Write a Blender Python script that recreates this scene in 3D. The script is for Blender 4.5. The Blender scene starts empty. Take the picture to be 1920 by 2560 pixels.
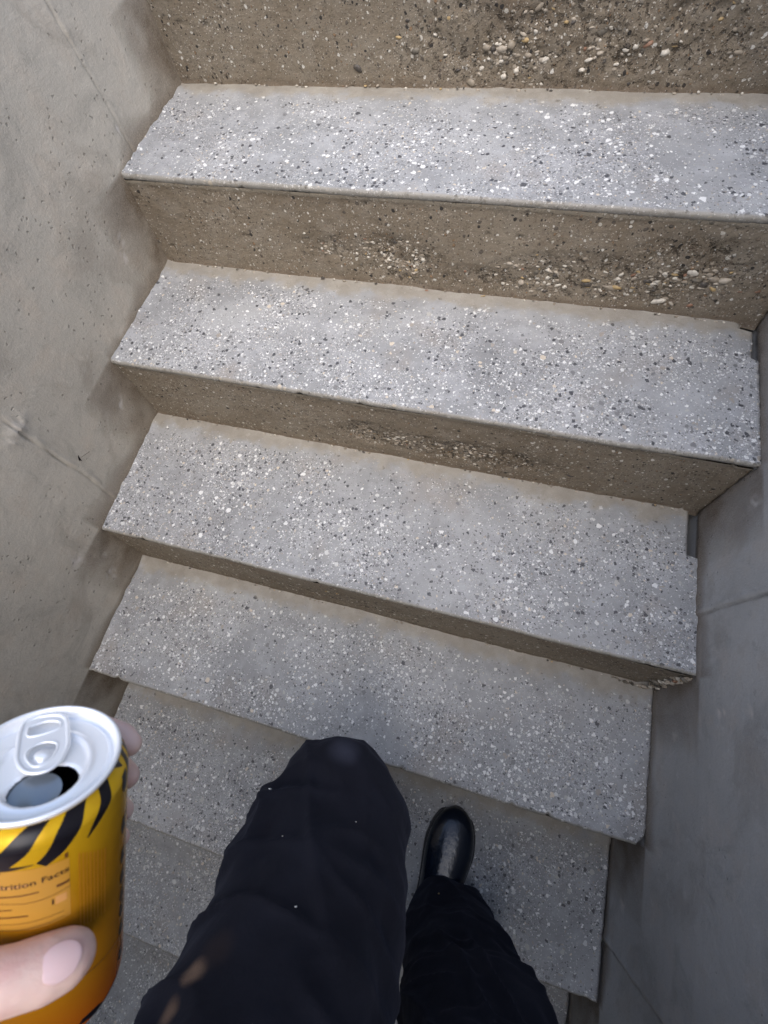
import bpy, bmesh, math, random
import numpy as np
from mathutils import Vector, Matrix, noise
random.seed(7); rng = np.random.default_rng(7)
R_ = math.radians
sc = bpy.context.scene
col = sc.collection

# ------------------------------------------------------------------ camera
CAM = Vector((0.5576, -0.9569, 0.3349))
cr = Vector((0.95973, 0.25805, -0.11104)); cd = Vector((0.20089, -0.90671, -0.37084)); cf = Vector((-0.19638, 0.33360, -0.92204))
cam_data = bpy.data.cameras.new("camera"); cam = bpy.data.objects.new("camera", cam_data); col.objects.link(cam)
M = Matrix(((cr.x, -cd.x, -cf.x, CAM.x), (cr.y, -cd.y, -cf.y, CAM.y), (cr.z, -cd.z, -cf.z, CAM.z), (0, 0, 0, 1)))
cam.matrix_world = M
cam_data.sensor_fit = 'HORIZONTAL'; cam_data.sensor_width = 36; cam_data.lens = 1142.74 / 1920 * 36
cam_data.clip_start = 0.01; cam_data.clip_end = 500
cam_data.dof.use_dof = True; cam_data.dof.focus_distance = 0.95; cam_data.dof.aperture_fstop = 16.0
sc.camera = cam

# ------------------------------------------------------------------ world, sun, exposure
w = bpy.data.worlds.new("World"); sc.world = w; w.use_nodes = True
wn = w.node_tree.nodes; wl = w.node_tree.links
bg = wn["Background"]
sky = wn.new("ShaderNodeTexSky"); sky.sky_type = 'NISHITA'; sky.sun_disc = False
SUN_EL, SUN_AZ = 66.0, 156.0          # azimuth clockwise from +Y
sky.sun_elevation = R_(SUN_EL); sky.sun_rotation = R_(SUN_AZ)
sky.air_density = 1.0; sky.dust_density = 3.0; sky.ozone_density = 1.0
wl.new(sky.outputs[0], bg.inputs[0]); bg.inputs[1].default_value = 0.15
sl = bpy.data.lights.new("sun", 'SUN'); sl.energy = 0.9; sl.angle = R_(70); sl.color = (1.0, 0.985, 0.96)
so = bpy.data.objects.new("sun", sl); col.objects.link(so)
sd = Vector((math.sin(R_(SUN_AZ)) * math.cos(R_(SUN_EL)), math.cos(R_(SUN_AZ)) * math.cos(R_(SUN_EL)), math.sin(R_(SUN_EL))))
so.rotation_euler = sd.to_track_quat('Z', 'Y').to_euler(); so.location = (0, 0, 5)
sc.view_settings.view_transform = 'Standard'; sc.view_settings.look = 'None'
sc.view_settings.exposure = 1.25; sc.view_settings.gamma = 1.0

# ------------------------------------------------------------------ object helpers
def tag(o, label=None, cat=None, group=None, kind=None):
    if label: o["label"] = label
    if cat: o["category"] = cat
    if group: o["group"] = group
    if kind: o["kind"] = kind
    return o
def empty(name, loc=(0, 0, 0)):
    o = bpy.data.objects.new(name, None); o.empty_display_size = .05; col.objects.link(o); o.location = loc
    return o
def link_mesh(name, me, mat, parent=None, smooth=True):
    o = bpy.data.objects.new(name, me); col.objects.link(o)
    if mat is not None and not me.materials: me.materials.append(mat)
    if smooth:
        me.polygons.foreach_set("use_smooth", [True] * len(me.polygons))
    if parent is not None:
        o.parent = parent; o.matrix_parent_inverse = Matrix.Translation(-Vector(parent.location))
    return o
def mesh(verts, faces, name="m"):
    me = bpy.data.meshes.new(name); me.from_pydata([tuple(map(float, v)) for v in verts], [], faces); me.update(); return me
def grid_faces(nu, nv, off=0, flip=False, closed_u=False):
    f = []
    for i in range(nu if closed_u else nu - 1):
        for j in range(nv - 1):
            a = off + i * nv + j; b = off + ((i + 1) % nu) * nv + j
            q = (a, b, b + 1, a + 1)
            f.append(q[::-1] if flip else q)
    return f
def vattr(me, name, arr):
    a = me.attributes.new(name, 'FLOAT_VECTOR', 'POINT'); a.data.foreach_set("vector", np.asarray(arr, dtype=np.float32).ravel())
def fr(p, s, o=4):
    return noise.fractal(Vector(p) * s, 1.0, 2.0, o)

# ------------------------------------------------------------------ shader helpers
class Mat:
    def __init__(s, name):
        s.m = bpy.data.materials.new(name); s.m.use_nodes = True; s.t = s.m.node_tree; s.b = s.t.nodes["Principled BSDF"]
        s.tc = s.t.nodes.new("ShaderNodeTexCoord").outputs["Object"]
    def n(s, typ, **k):
        o = s.t.nodes.new(typ)
        for a, v in k.items(): setattr(o, a, v)
        return o
    def L(s, a, b): s.t.links.new(a, b)
    def put(s, sock, v):
        if hasattr(v, "default_value") or hasattr(v, "is_linked"): s.L(v, sock)
        else:
            try: sock.default_value = v
            except Exception: sock.default_value = (*v, 1.0) if len(v) == 3 else v
    def math(s, op, a, b=0.0, c=None, clamp=False):
        o = s.n("ShaderNodeMath", operation=op, use_clamp=clamp); s.put(o.inputs[0], a); s.put(o.inputs[1], b)
        if c is not None: s.put(o.inputs[2], c)
        return o.outputs[0]
    def ss(s, x, lo, hi, a=0.0, b=1.0):
        o = s.n("ShaderNodeMapRange", interpolation_type='SMOOTHSTEP'); s.put(o.inputs[0], x)
        s.put(o.inputs[1], lo); s.put(o.inputs[2], hi); o.inputs[3].default_value = a; o.inputs[4].default_value = b
        return o.outputs[0]
    def mix(s, f, a, b, mode='MIX'):
        o = s.n("ShaderNodeMix", data_type='RGBA', blend_type=mode); s.put(o.inputs[0], f); s.put(o.inputs[6], a); s.put(o.inputs[7], b)
        return o.outputs[2]
    def noise(s, scale, detail=4, rough=.55, vec=None, dist=0.0):
        o = s.n("ShaderNodeTexNoise"); s.L(vec or s.tc, o.inputs["Vector"]); o.inputs["Scale"].default_value = scale
        o.inputs["Detail"].default_value = detail; o.inputs["Roughness"].default_value = rough; o.inputs["Distortion"].default_value = dist
        return o.outputs
    def ramp(s, f, stops, const=False):
        o = s.n("ShaderNodeValToRGB"); r = o.color_ramp
        if const: r.interpolation = 'CONSTANT'
        while len(r.elements) < len(stops): r.elements.new(.5)
        for e, (p, c) in zip(r.elements, stops): e.position = p; e.color = (*c, 1)
        s.put(o.inputs[0], f); return o.outputs[0]
    def vor(s, scale, vec, rand=1.0):
        o = s.n("ShaderNodeTexVoronoi"); s.L(vec, o.inputs["Vector"]); o.inputs["Scale"].default_value = scale
        o.inputs["Randomness"].default_value = rand
        return o.outputs["Distance"], o.outputs["Color"]
    def warp(s, scale, amp):
        nz = s.noise(scale, 2)
        sub = s.n("ShaderNodeVectorMath", operation='SUBTRACT'); s.L(nz["Color"], sub.inputs[0]); sub.inputs[1].default_value = (.5, .5, .5)
        sca = s.n("ShaderNodeVectorMath", operation='SCALE'); s.L(sub.outputs[0], sca.inputs[0]); sca.inputs["Scale"].default_value = amp
        add = s.n("ShaderNodeVectorMath", operation='ADD'); s.L(s.tc, add.inputs[0]); s.L(sca.outputs[0], add.inputs[1])
        return add.outputs[0]
    def sep(s, v):
        o = s.n("ShaderNodeSeparateXYZ"); s.L(v, o.inputs[0]); return o.outputs
    def attr(s, name):
        o = s.n("ShaderNodeAttribute", attribute_name=name); return o.outputs["Vector"]
    def bump(s, h, strength, dist, prev=None):
        o = s.n("ShaderNodeBump"); s.put(o.inputs["Height"], h); o.inputs["Strength"].default_value = strength
        o.inputs["Distance"].default_value = dist
        if prev is not None: s.L(prev, o.inputs["Normal"])
        return o.outputs[0]
    def pebbles(s, base, vec, scale, dens, rmin, rmax, stops, soft=.05):
        """stones set in the cement: round-ish cross sections of random size, each with its own colour"""
        d, c = s.vor(scale, vec); x = s.sep(c)
        ex = s.math('LESS_THAN', x[0], dens)
        thr = s.math('MULTIPLY_ADD', x[1], rmax - rmin, rmin)
        m = s.ss(s.math('SUBTRACT', thr, d), 0.0, soft)
        m = s.math('MULTIPLY', m, ex)
        return s.mix(m, base, s.ramp(x[2], stops, True)), m

STONES = [(0, (.68, .68, .66)), (.24, (.54, .54, .52)), (.40, (.40, .39, .36)), (.55, (.31, .28, .24)), (.62, (.55, .48, .38)), (.67, (.17, .17, .17)), (.82, (.06, .06, .065))]
STONES_FINE = [(0, (.60, .60, .60)), (.28, (.42, .42, .42)), (.5, (.30, .28, .26)), (.66, (.18, .18, .18)), (.86, (.09, .09, .09))]
STONES_WARM = [(0, (.62, .58, .50)), (.22, (.42, .37, .30)), (.5, (.24, .19, .14)), (.66, (.30, .20, .12)), (.72, (.13, .11, .09)), (.86, (.05, .045, .04))]

def tread_material():
    s = Mat("tread_concrete"); wv = s.warp(190, .0075)
    e = s.sep(s.attr("edge"))                    # x: distance from front edge, y: from back, z: step seed
    n1 = s.noise(5.5, 5)["Fac"]; n2 = s.noise(26, 5, .65)["Fac"]; n3 = s.noise(900, 2, .8)["Fac"]
    c = s.ramp(n1, [(.25, (.200, .205, .205)), (.5, (.268, .273, .272)), (.75, (.345, .347, .338))])
    c = s.mix(s.ss(n2, .40, .72, 0, .6), c, (.395, .40, .41))
    c = s.mix(s.ss(s.noise(9, 4)["Fac"], .56, .76, 0, .5), c, (.235, .195, .15))
    c = s.mix(s.ss(s.noise(6.2, 5, .65, dist=.8)["Fac"], .50, .68, 0, .5), c, (.175, .178, .178))
    # worn, more exposed sand in patches
    ex = s.ss(s.noise(7.3, 4, .6)["Fac"], .36, .62, .22, .92)
    ex = s.math('MULTIPLY', ex, s.ss(e[1], .012, .06, .12, 1.0))
    c, m0 = s.pebbles(c, wv, 400, s.math('MULTIPLY', ex, .95), .26, .58, STONES_FINE, .14)
    c, m1 = s.pebbles(c, wv, 235, s.math('MULTIPLY', ex, .72), .22, .50, STONES, .10)
    c, m2 = s.pebbles(c, wv, 135, s.math('MULTIPLY', ex, .70), .20, .48, STONES, .06)
    c, m3 = s.pebbles(c, wv, 82, s.math('MULTIPLY', ex, .17), .20, .42, STONES, .04)
    # dust and cement smear along the back of the tread
    db = s.math('ADD', e[1], s.math('MULTIPLY', s.math('SUBTRACT', s.noise(20, 5, .65)["Fac"], .5), .10))
    dust = s.ss(db, .010, .038, .88, 0.0)
    c = s.mix(dust, c, s.ramp(n2, [(.3, (.225, .20, .16)), (.7, (.325, .30, .25))]))
    # grime line on the bull edge
    c = s.mix(s.ss(e[0], -.006, .004, .6, 0.0), c, (.22, .195, .145))
    c = s.mix(s.math('MULTIPLY', s.math('SUBTRACT', n3, .5), 0.9, clamp=True), c, (.6, .6, .6))
    s.L(c, s.b.inputs["Base Color"])
    s.put(s.b.inputs["Roughness"], s.ss(m2, 0, 1, .55, .32)); s.b.inputs["Specular IOR Level"].default_value = .5
    h = s.math('ADD', s.math('MULTIPLY', m2, .8), s.math('ADD', s.math('MULTIPLY', m1, .4), s.math('MULTIPLY', n3, .35)))
    h = s.math('ADD', h, s.math('MULTIPLY', m0, .25))
    s.L(s.bump(h, .55, .0012), s.b.inputs["Normal"]); return s.m

def riser_material():
    s = Mat("riser_concrete"); wv = s.warp(150, .005)
    e = s.sep(s.attr("edge"))                    # x: distance below the edge, y: rough zone 0..1, z: distance above the foot
    n1 = s.noise(4.5, 5)["Fac"]; n2 = s.noise(30, 5, .7)["Fac"]; n3 = s.noise(700, 3, .8)["Fac"]
    c = s.ramp(n1, [(.28, (.175, .140, .098)), (.5, (.24, .198, .143)), (.74, (.31, .268, .205))])
    c = s.mix(s.ss(n2, .42, .70, 0, .6), c, (.31, .275, .22))
    c = s.mix(s.ss(s.noise(120, 4, .75)["Fac"], .52, .66, 0, .55), c, (.12, .095, .068))
    c = s.mix(s.ss(s.noise(12, 4)["Fac"], .56, .78, 0, .6), c, (.17, .125, .085))
    ex = s.math('ADD', s.ss(s.noise(6.0, 4, .6)["Fac"], .36, .60, .38, .95), s.math('MULTIPLY', e[1], .6))
    c, m0 = s.pebbles(c, wv, 420, s.math('MULTIPLY', ex, .55), .22, .50, STONES_WARM, .16)
    c, m1 = s.pebbles(c, wv, 230, s.math('MULTIPLY', ex, .45), .22, .46, STONES_WARM, .10)
    c, m2 = s.pebbles(c, wv, 130, s.math('MULTIPLY', ex, .30), .20, .44, STONES_WARM, .06)
    c, m3 = s.pebbles(c, wv, 100, s.math('MULTIPLY', ex, .14), .14, .34, [(0, (.70, .67, .60)), (.6, (.05, .045, .04))], .04)
    c = s.mix(s.ss(e[0], .004, .0075, .45, 0), c, (.33, .30, .235))
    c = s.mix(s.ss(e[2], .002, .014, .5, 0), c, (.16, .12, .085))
    s.L(c, s.b.inputs["Base Color"]); s.b.inputs["Roughness"].default_value = .8; s.b.inputs["Specular IOR Level"].default_value = .3
    h = s.math('ADD', s.math('MULTIPLY', m2, 1.0), s.math('ADD', s.math('MULTIPLY', m1, .6), s.math('MULTIPLY', n3, .6)))
    h = s.math('ADD', h, s.math('MULTIPLY', s.noise(160, 4, .7)["Fac"], 1.0))
    pit = s.math('MULTIPLY', s.ss(s.noise(95, 4, .7)["Fac"], .46, .36), s.math('MULTIPLY', e[1], 1.3, clamp=True))
    c2 = s.mix(s.math('MULTIPLY', pit, .6), c, (.060, .045, .030)); s.L(c2, s.b.inputs["Base Color"])
    s.L(s.bump(s.math('SUBTRACT', h, s.math('MULTIPLY', pit, 2.0)), 1.0, .0022), s.b.inputs["Normal"]); return s.m

def gravel_material():
    s = Mat("exposed_gravel"); o = s.sep(s.attr("tint"))
    c = s.ramp(o[0], [(0, (.58, .54, .46)), (.20, (.40, .35, .28)), (.45, (.27, .23, .175)), (.70, (.42, .30, .14)), (.75, (.24, .13, .08)), (.765, (.13, .115, .09)), (.93, (.06, .052, .045))], True)
    c = s.mix(s.ss(s.noise(260, 3)["Fac"], .45, .7, 0, .35), c, (.22, .18, .13))
    s.L(c, s.b.inputs["Base Color"]); s.b.inputs["Roughness"].default_value = .55
    s.L(s.bump(s.noise(900, 3)["Fac"], .3, .0006), s.b.inputs["Normal"]); return s.m

def wall_material(name, tone, warm):
    s = Mat(name); a = s.sep(s.attr("marks"))    # x: brown along the steps, y: pale chip, z: dark seam
    n1 = s.noise(3.2, 6, .6)["Fac"]; n2 = s.noise(13, 6, .7)["Fac"]; n3 = s.noise(500, 3, .8)["Fac"]
    lo = tuple(v * .80 for v in tone); hi = tuple(v * 1.18 for v in tone)
    c = s.ramp(n1, [(.30, lo), (.52, tone), (.72, hi)])
    c = s.mix(s.ss(n2, .46, .68, 0, .75), c, warm)
    c = s.mix(s.ss(s.noise(7, 5, .7, dist=1.2)["Fac"], .52, .66, 0, .5), c, tuple(v * .66 for v in tone))
    # trowel streaks: noise stretched along the stair
    mp = s.n("ShaderNodeMapping"); s.L(s.tc, mp.inputs[0]); mp.inputs["Rotation"].default_value = (R_(35), 0, 0); mp.inputs["Scale"].default_value = (1, 9, 60)
    st = s.noise(1.0, 4, .6, vec=mp.outputs[0])["Fac"]
    c = s.mix(s.ss(st, .52, .75, 0, .22), c, tuple(v * .7 for v in tone))
    # air holes
    d, cc = s.vor(34, s.warp(60, .02)); x = s.sep(cc)
    hole = s.math('MULTIPLY', s.ss(d, .03, .10, 1, 0), s.math('LESS_THAN', x[0], .28))
    c = s.mix(s.math('MULTIPLY', hole, .75), c, tuple(v * .30 for v in tone))
    fs = s.noise(240, 3, .8)["Fac"]; c = s.mix(s.ss(fs, .55, .75, 0, .35), c, tuple(v * .55 for v in tone)); sp = s.noise(42, 4, .75)["Fac"]; c = s.mix(s.ss(sp, .58, .70, 0, .35), c, tuple(v * .6 for v in tone)); c = s.mix(s.ss(sp, .42, .30, 0, .35), c, tuple(min(.8, v * 1.35) for v in tone))
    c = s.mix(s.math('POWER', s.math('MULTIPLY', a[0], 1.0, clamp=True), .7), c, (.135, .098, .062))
    c = s.mix(a[1], c, (.62, .58, .54)); c = s.mix(a[2], c, tuple(v * .30 for v in tone))
    c = s.mix(s.ss(n3, .35, .75, 0, .25), c, tuple(v * 1.5 for v in tone))
    s.L(c, s.b.inputs["Base Color"]); s.b.inputs["Roughness"].default_value = .72; s.b.inputs["Specular IOR Level"].default_value = .35
    h = s.math('ADD', s.math('MULTIPLY', n3, .25), s.math('MULTIPLY', s.noise(38, 6, .6)["Fac"], .7))
    h = s.math('SUBTRACT', h, s.math('MULTIPLY', hole, 1.2)); h = s.math('ADD', h, s.math('MULTIPLY', st, .25))
    d2, c2 = s.vor(110, s.warp(150, .008)); por = s.math('MULTIPLY', s.ss(d2, .12, .26, 1, 0), s.math('LESS_THAN', s.sep(c2)[0], s.ss(s.noise(9, 3)["Fac"], .42, .62, .02, .26))); h = s.math('SUBTRACT', h, s.math('MULTIPLY', por, 1.0))
    c = s.mix(s.math('MULTIPLY', por, .42), c, tuple(v * .35 for v in tone)); bl = s.noise(4.6, 7, .68, dist=1.0)["Fac"]; c = s.mix(s.ss(bl, .52, .64, 0, .42), c, tuple(v * .64 for v in warm)); s.L(c, s.b.inputs["Base Color"])
    s.L(s.bump(s.math('ADD', h, s.math('MULTIPLY', s.noise(150, 5, .75)["Fac"], .9)), .75, .0017), s.b.inputs["Normal"]); return s.m

def simple(name, colr, rough=.5, metal=0.0, spec=.5, **k):
    s = Mat(name); s.put(s.b.inputs["Base Color"], (*colr, 1)); s.b.inputs["Roughness"].default_value = rough
    s.b.inputs["Metallic"].default_value = metal; s.b.inputs["Specular IOR Level"].default_value = spec
    for a, v in k.items(): s.b.inputs[a.replace("_", " ")].default_value = v
    return s
M_TREAD = tread_material(); M_RISER = riser_material(); M_GRAVEL = gravel_material()
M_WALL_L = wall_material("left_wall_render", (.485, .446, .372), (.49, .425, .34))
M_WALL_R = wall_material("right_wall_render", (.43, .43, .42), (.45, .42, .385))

# ------------------------------------------------------------------ the stair
XL, XR = -0.163, 0.931
yF = {0: -.007, 1: -.2724, 2: -.5449, 3: -.828, 4: -1.0983, 5: -1.376, 6: -1.6386}
zT = {0: .0030, 1: -.1336, 2: -.2969, 3: -.4604, 4: -.6132, 5: -.7633, 6: -.9215, 7: -1.071}
yB = {0: -.0054, 1: -.287, 2: -.5522, 3: -.8406, 4: -1.1113, 5: -1.3858, 6: -1.6603}
for k in (-1, -2, -3): yF[k] = yF[0] - .2745 * k; yB[k] = yF[k] - .008; zT[k] = zT[0] - .153 * k
for k in (7, 8, 9): yF[k] = yF[6] - .2745 * (k - 6); yB[k] = yF[k] - .010; zT[k] = zT[7] - .153 * (k - 7)
zT[10] = zT[9] - .153
TOPZ = zT[-3]

def right_end(k, t, y):
    """x of the ragged right end of a tread; t runs 0 at the back to 1 at the front"""
    j = .0018 * fr((k * 3.1, y, 0), 30, 3) + .0016 * fr((k, y, 4), 140, 2)
    if k == 2:
        if t < .04: return XR - .040 + j
        if t < .09: return XR - .028 + j
        if t < .30: return XR - .010 + 1.6 * j
        return XR - .001 + .5 * j
    if k == 3: return XR - .020 + .3 * j if t < .34 else XR + .004 + .7 * j
    if k == 4:
        return XR + .002 + j - (max(0, t - .955) / .045) * .012
    return XR + j
XS = lambda n: np.linspace(0, 1, n)

stair = tag(empty("concrete_staircase"), "worn concrete staircase with pebble speckled treads climbing between two walls", "staircase")

def make_tread(k):
    y1, y0, z = yB[k - 1] + .012, yF[k], zT[k]
    nx, ny = 230, 62
    # profile: tread top from the back to the rounded arris, then the small lip below it
    ts = np.linspace(0, 1, ny); prof = []
    for t in ts: prof.append((y1 + (y0 + .005 - y1) * t, z))
    prof += [(y0 + .0028, z - .0006), (y0 + .0012, z - .0018), (y0 + .0003, z - .0036), (y0, z - .0062), (y0 + .0006, z - .0088), (y0 + .0018, z - .0102)]
    n = len(prof); V = []; E = []
    for i in range(nx + 1):
        u = i / nx
        for j, (y, zz) in enumerate(prof):
            t = min(1, j / (ny - 1)); xr = right_end(k, t, y)
            x = XL - .004 + (xr - XL + .004) * u
            p = (x, y, zz + k * 7)
            d = .0012 * fr(p, 6, 3) + .00055 * fr(p, 60, 3)
            chip = max(0, fr((x, 0, k * 5.0), 38, 4) - .32) * .009 + max(0, fr((x, 3, k * 5.0), 130, 2) - .15) * .0028
            dy = 0
            if j >= ny - 1: dy = chip + .0016 * fr((x, 1, k), 5, 2); d -= chip * .5
            y2 = y + dy
            if j < ny - 1 and t > .9: y2 += dy
            zz2 = zz + d
            cove = max(0, 1 - (y1 - y) / .016) if j < ny else 0     # cement smear against the riser behind
            zz2 += .004 * cove ** 2
            lip = max(0, 1 - abs(x - XL) / .02); zz2 += .005 * lip ** 2 * (0.6 + .8 * fr(p, 30, 2))
            V.append((x, y2, zz2)); E.append((y2 - y0 - .004 if j < ny else -.004 - .001 * (j - ny), y1 - .012 - y2, k * 1.0))
    F = grid_faces(nx + 1, n)
    # ragged right end, turned down
    base = len(V)
    for j in range(n):
        x, y, zz = V[nx * n + j]
        for q, (dx, dz) in enumerate(((-.0015, -.006), (-.004, -.016), (-.003, -.04), (-.006, -.16))):
            V.append((x + dx + .002 * fr((y, dz, k), 80, 2), y + .002 * (q > 0), min(zz, z) + dz)); E.append((.1, .1, k))
    for j in range(n - 1):
        a, b = nx * n + j, nx * n + j + 1; c0, d0 = base + j * 4, base + (j + 1) * 4
        F.append((a, c0, d0, b))
        for q in range(3): F.append((c0 + q, c0 + q + 1, d0 + q + 1, d0 + q))
    me = mesh(V, F, "tread"); vattr(me, "edge", E)
    return link_mesh("tread", me, M_TREAD, stair)

# rough honeycombed zones on the risers: (x, z, half width, half height, stones)
ZONES = {0: [(.50, -.070, .20, .06, 330), (.44, -.095, .06, .03, 130), (.66, -.07, .14, .05, 120)],
         1: [(.69, -.245, .15, .034, 620), (.335, -.250, .065, .04, 240), (.24, -.235, .09, .02, 90), (.80, -.215, .09, .04, 120), (.50, -.265, .10, .02, 50)],
         2: [(.345, -.395, .06, .030, 260), (.50, -.405, .15, .028, 420)],
         3: [(.35, -.55, .2, .03, 50)]}
def rough(k, x, z):
    r = 0
    for (cx, cz, a, b, n) in ZONES.get(k, ()):
        d = ((x - cx) / a) ** 2 + ((z - cz) / b) ** 2
        r = max(r, max(0, 1 - d * .55) * (1.0 if n > 100 else .5))
    return r * (.5 + .9 * max(0, fr((x, z, k), 25, 3) + .35))

def make_riser(k):
    y0, z0, yb, z1 = yF[k], zT[k] - .0095, yB[k], zT[k + 1]
    nx, nz = 250, 46; V = []; E = []
    for i in range(nx + 1):
        u = i / nx
        for j in range(nz + 1):
            t = j / nz; z = z0 + (z1 - .006 - z0) * t
            xr = right_end(k, 1, y0) - .003 - .004 * max(0, fr((z, k, 9), 60, 3))
            if k in (3, 4): xr -= .030 * t * t
            x = XL - .004 + (xr - XL + .004) * u
            y = y0 + (yb - y0) * min(1, t * 1.0)
            dist = z0 - z
            if dist < .0030: y += .0012
            elif dist < .006: y += .0010
            else: y += .0018 + .0008 * min(1, (dist - .006) / .004)
            y += .0016 * fr((x, z, k * 4.0), 7, 3) + .0008 * fr((x, z, k * 4.0), 75, 4)
            rg = rough(k, x, z); y += rg * (.0055 + .006 * max(0, fr((x, z, 2.0 + k), 70, 4)))
            if k in (1, 2): y += .0030 * math.exp(-((x - (XR - .030)) / .0022) ** 2) - (.0015 if x > XR - .030 else 0)
            y -= .005 * max(0, 1 - (1 - t) / .10) ** 2 * (.7 + .8 * fr((x, k, 0), 22, 3))
            hole = max(0, fr((x, z, 30 + k), 55, 2) - .62); y += hole * .012
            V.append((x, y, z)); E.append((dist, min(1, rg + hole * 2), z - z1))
    F = grid_faces(nx + 1, nz + 1, flip=True)
    n = nz + 1; base = len(V)
    for j in range(n):                                   # right end turns back into the stair
        x, y, z = V[nx * n + j]
        V.append((x - .001, y + .010, z)); V.append((x - .003, y + .15, z)); E += [(.1, .3, .1)] * 2
    for j in range(n - 1):
        a, b = nx * n + j, nx * n + j + 1; c0, d0 = base + 2 * j, base + 2 * j + 2
        F.append((a, b, d0, c0)); F.append((c0, d0, d0 + 1, c0 + 1))
    me = mesh(V, F, "riser"); vattr(me, "edge", E)
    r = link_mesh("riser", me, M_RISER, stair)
    st = []
    for (cx, cz, a, b, cnt) in ZONES.get(k, ()):
        for _ in range(cnt):
            x = cx + random.gauss(0, .55) * a; z = cz + random.gauss(0, .55) * b
            if not (z1 + .004 < z < zT[k] - .014 and XL < x < XR - .03): continue
            if fr((x, z, k), 18, 3) < -.25: continue
            t = (z0 - z) / (z0 - z1); y = y0 + (yb - y0) * t + .0040 + rough(k, x, z) * .0058 + random.uniform(0, .0015)
            sz = random.choice([.0018, .0022, .0028, .0034]) * random.uniform(.8, 1.25)
            if random.random() < .13 and (cx > .6 or k == 0): sz *= random.uniform(1.35, 1.95)
            st.append(((x, y, z), sz))
    for _ in range(46):                                    # little stones and crumbs along the foot of the riser
        x = random.uniform(XL + .02, XR - .04); st.append(((x, yb - .001, z1 + random.uniform(-.001, .004)), random.uniform(.0012, .0026)))
    if k == 3:                                            # broken, pebbly lower corner at the right end
        for _ in range(90):
            u = random.random(); st.append(((XR - .005 + random.gauss(0, .0045), y0 + (yb - y0) * (1 - u) - .001 + random.gauss(0, .003), z1 + .004 + (z0 - z1 - .008) * u), random.uniform(.0018, .0050)))
        for _ in range(16): st.append(((XR - .030 + random.uniform(-.03, .02), yb - .004, z1 + random.uniform(0, .006)), random.uniform(.002, .0045)))
    if st: stones(st, r)
    return r

ico = bmesh.new(); bmesh.ops.create_icosphere(ico, subdivisions=2, radius=1)
ICO_V = np.array([v.co[:] for v in ico.verts]); ICO_F = [tuple(v.index for v in f.verts) for f in ico.faces]; ico.free()
def stones(lst, parent):
    V = []; F = []; T = []
    for (p, s) in lst:
        sc3 = np.array([random.uniform(.8, 1.75), random.uniform(.6, .9), random.uniform(.55, .95)]) * s
        ax = Vector((random.gauss(0, 1), random.gauss(0, 1), random.gauss(0, 1))).normalized()
        Rm = np.array(Matrix.Rotation(random.uniform(-.7, .7), 3, ax)); sd = random.random() * 50
        v = ICO_V * (1 + .34 * np.array([noise.noise(Vector(q) * 1.5 + Vector((sd, 0, 0))) for q in ICO_V]))[:, None]
        v = (v * sc3) @ Rm.T + np.array(p); off = len(V)
        V += v.tolist(); F += [tuple(i + off for i in f) for f in ICO_F]; T += [(random.random(), 0, 0)] * len(ICO_V)
    me = mesh(V, F, "gravel"); vattr(me, "tint", T)
    o = link_mesh("exposed_gravel", me, M_GRAVEL, parent); o["kind"] = "stuff"
    return o

for k in range(-2, 10): make_tread(k)
for k in range(-3, 10): make_riser(k)

# ------------------------------------------------------------------ walls
def nonuniform(a, b, c, d, fine, coarse):
    """a..b..c..d with fine spacing in b..c"""
    r = []
    if b > a: r += list(np.linspace(a, b, max(2, int((b - a) / coarse)), endpoint=False))
    r += list(np.arange(b, c, fine))
    r += list(np.linspace(c, d, max(2, int((d - c) / coarse))))
    return np.array(r)
def step_z(y):
    k = -3
    while k < 9 and y < yF[k]: k += 1
    return zT[k] if y < yF[-3] else TOPZ
JOINTS_L = [-.217, -.757, -1.297, .33]; JOINTS_R = [-.735, -1.282, -.19]
CHIPS_L = [(-.356, -.197, .008), (-.594, -.364, .010), (-.896, -.444, .013), (-.901, -.547, .014), (-.222, -.093, .006), (-.375, -.215, .006), (-.87, -.50, .005)]
CHIPS_R = [(-.881, -.398, .010), (-.878, -.336, .009), (-.592, -.311, .011), (-.919, -.529, .006), (-1.203, -.692, .009), (-1.235, -.63, .006), (-.61, -.34, .007)]
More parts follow.
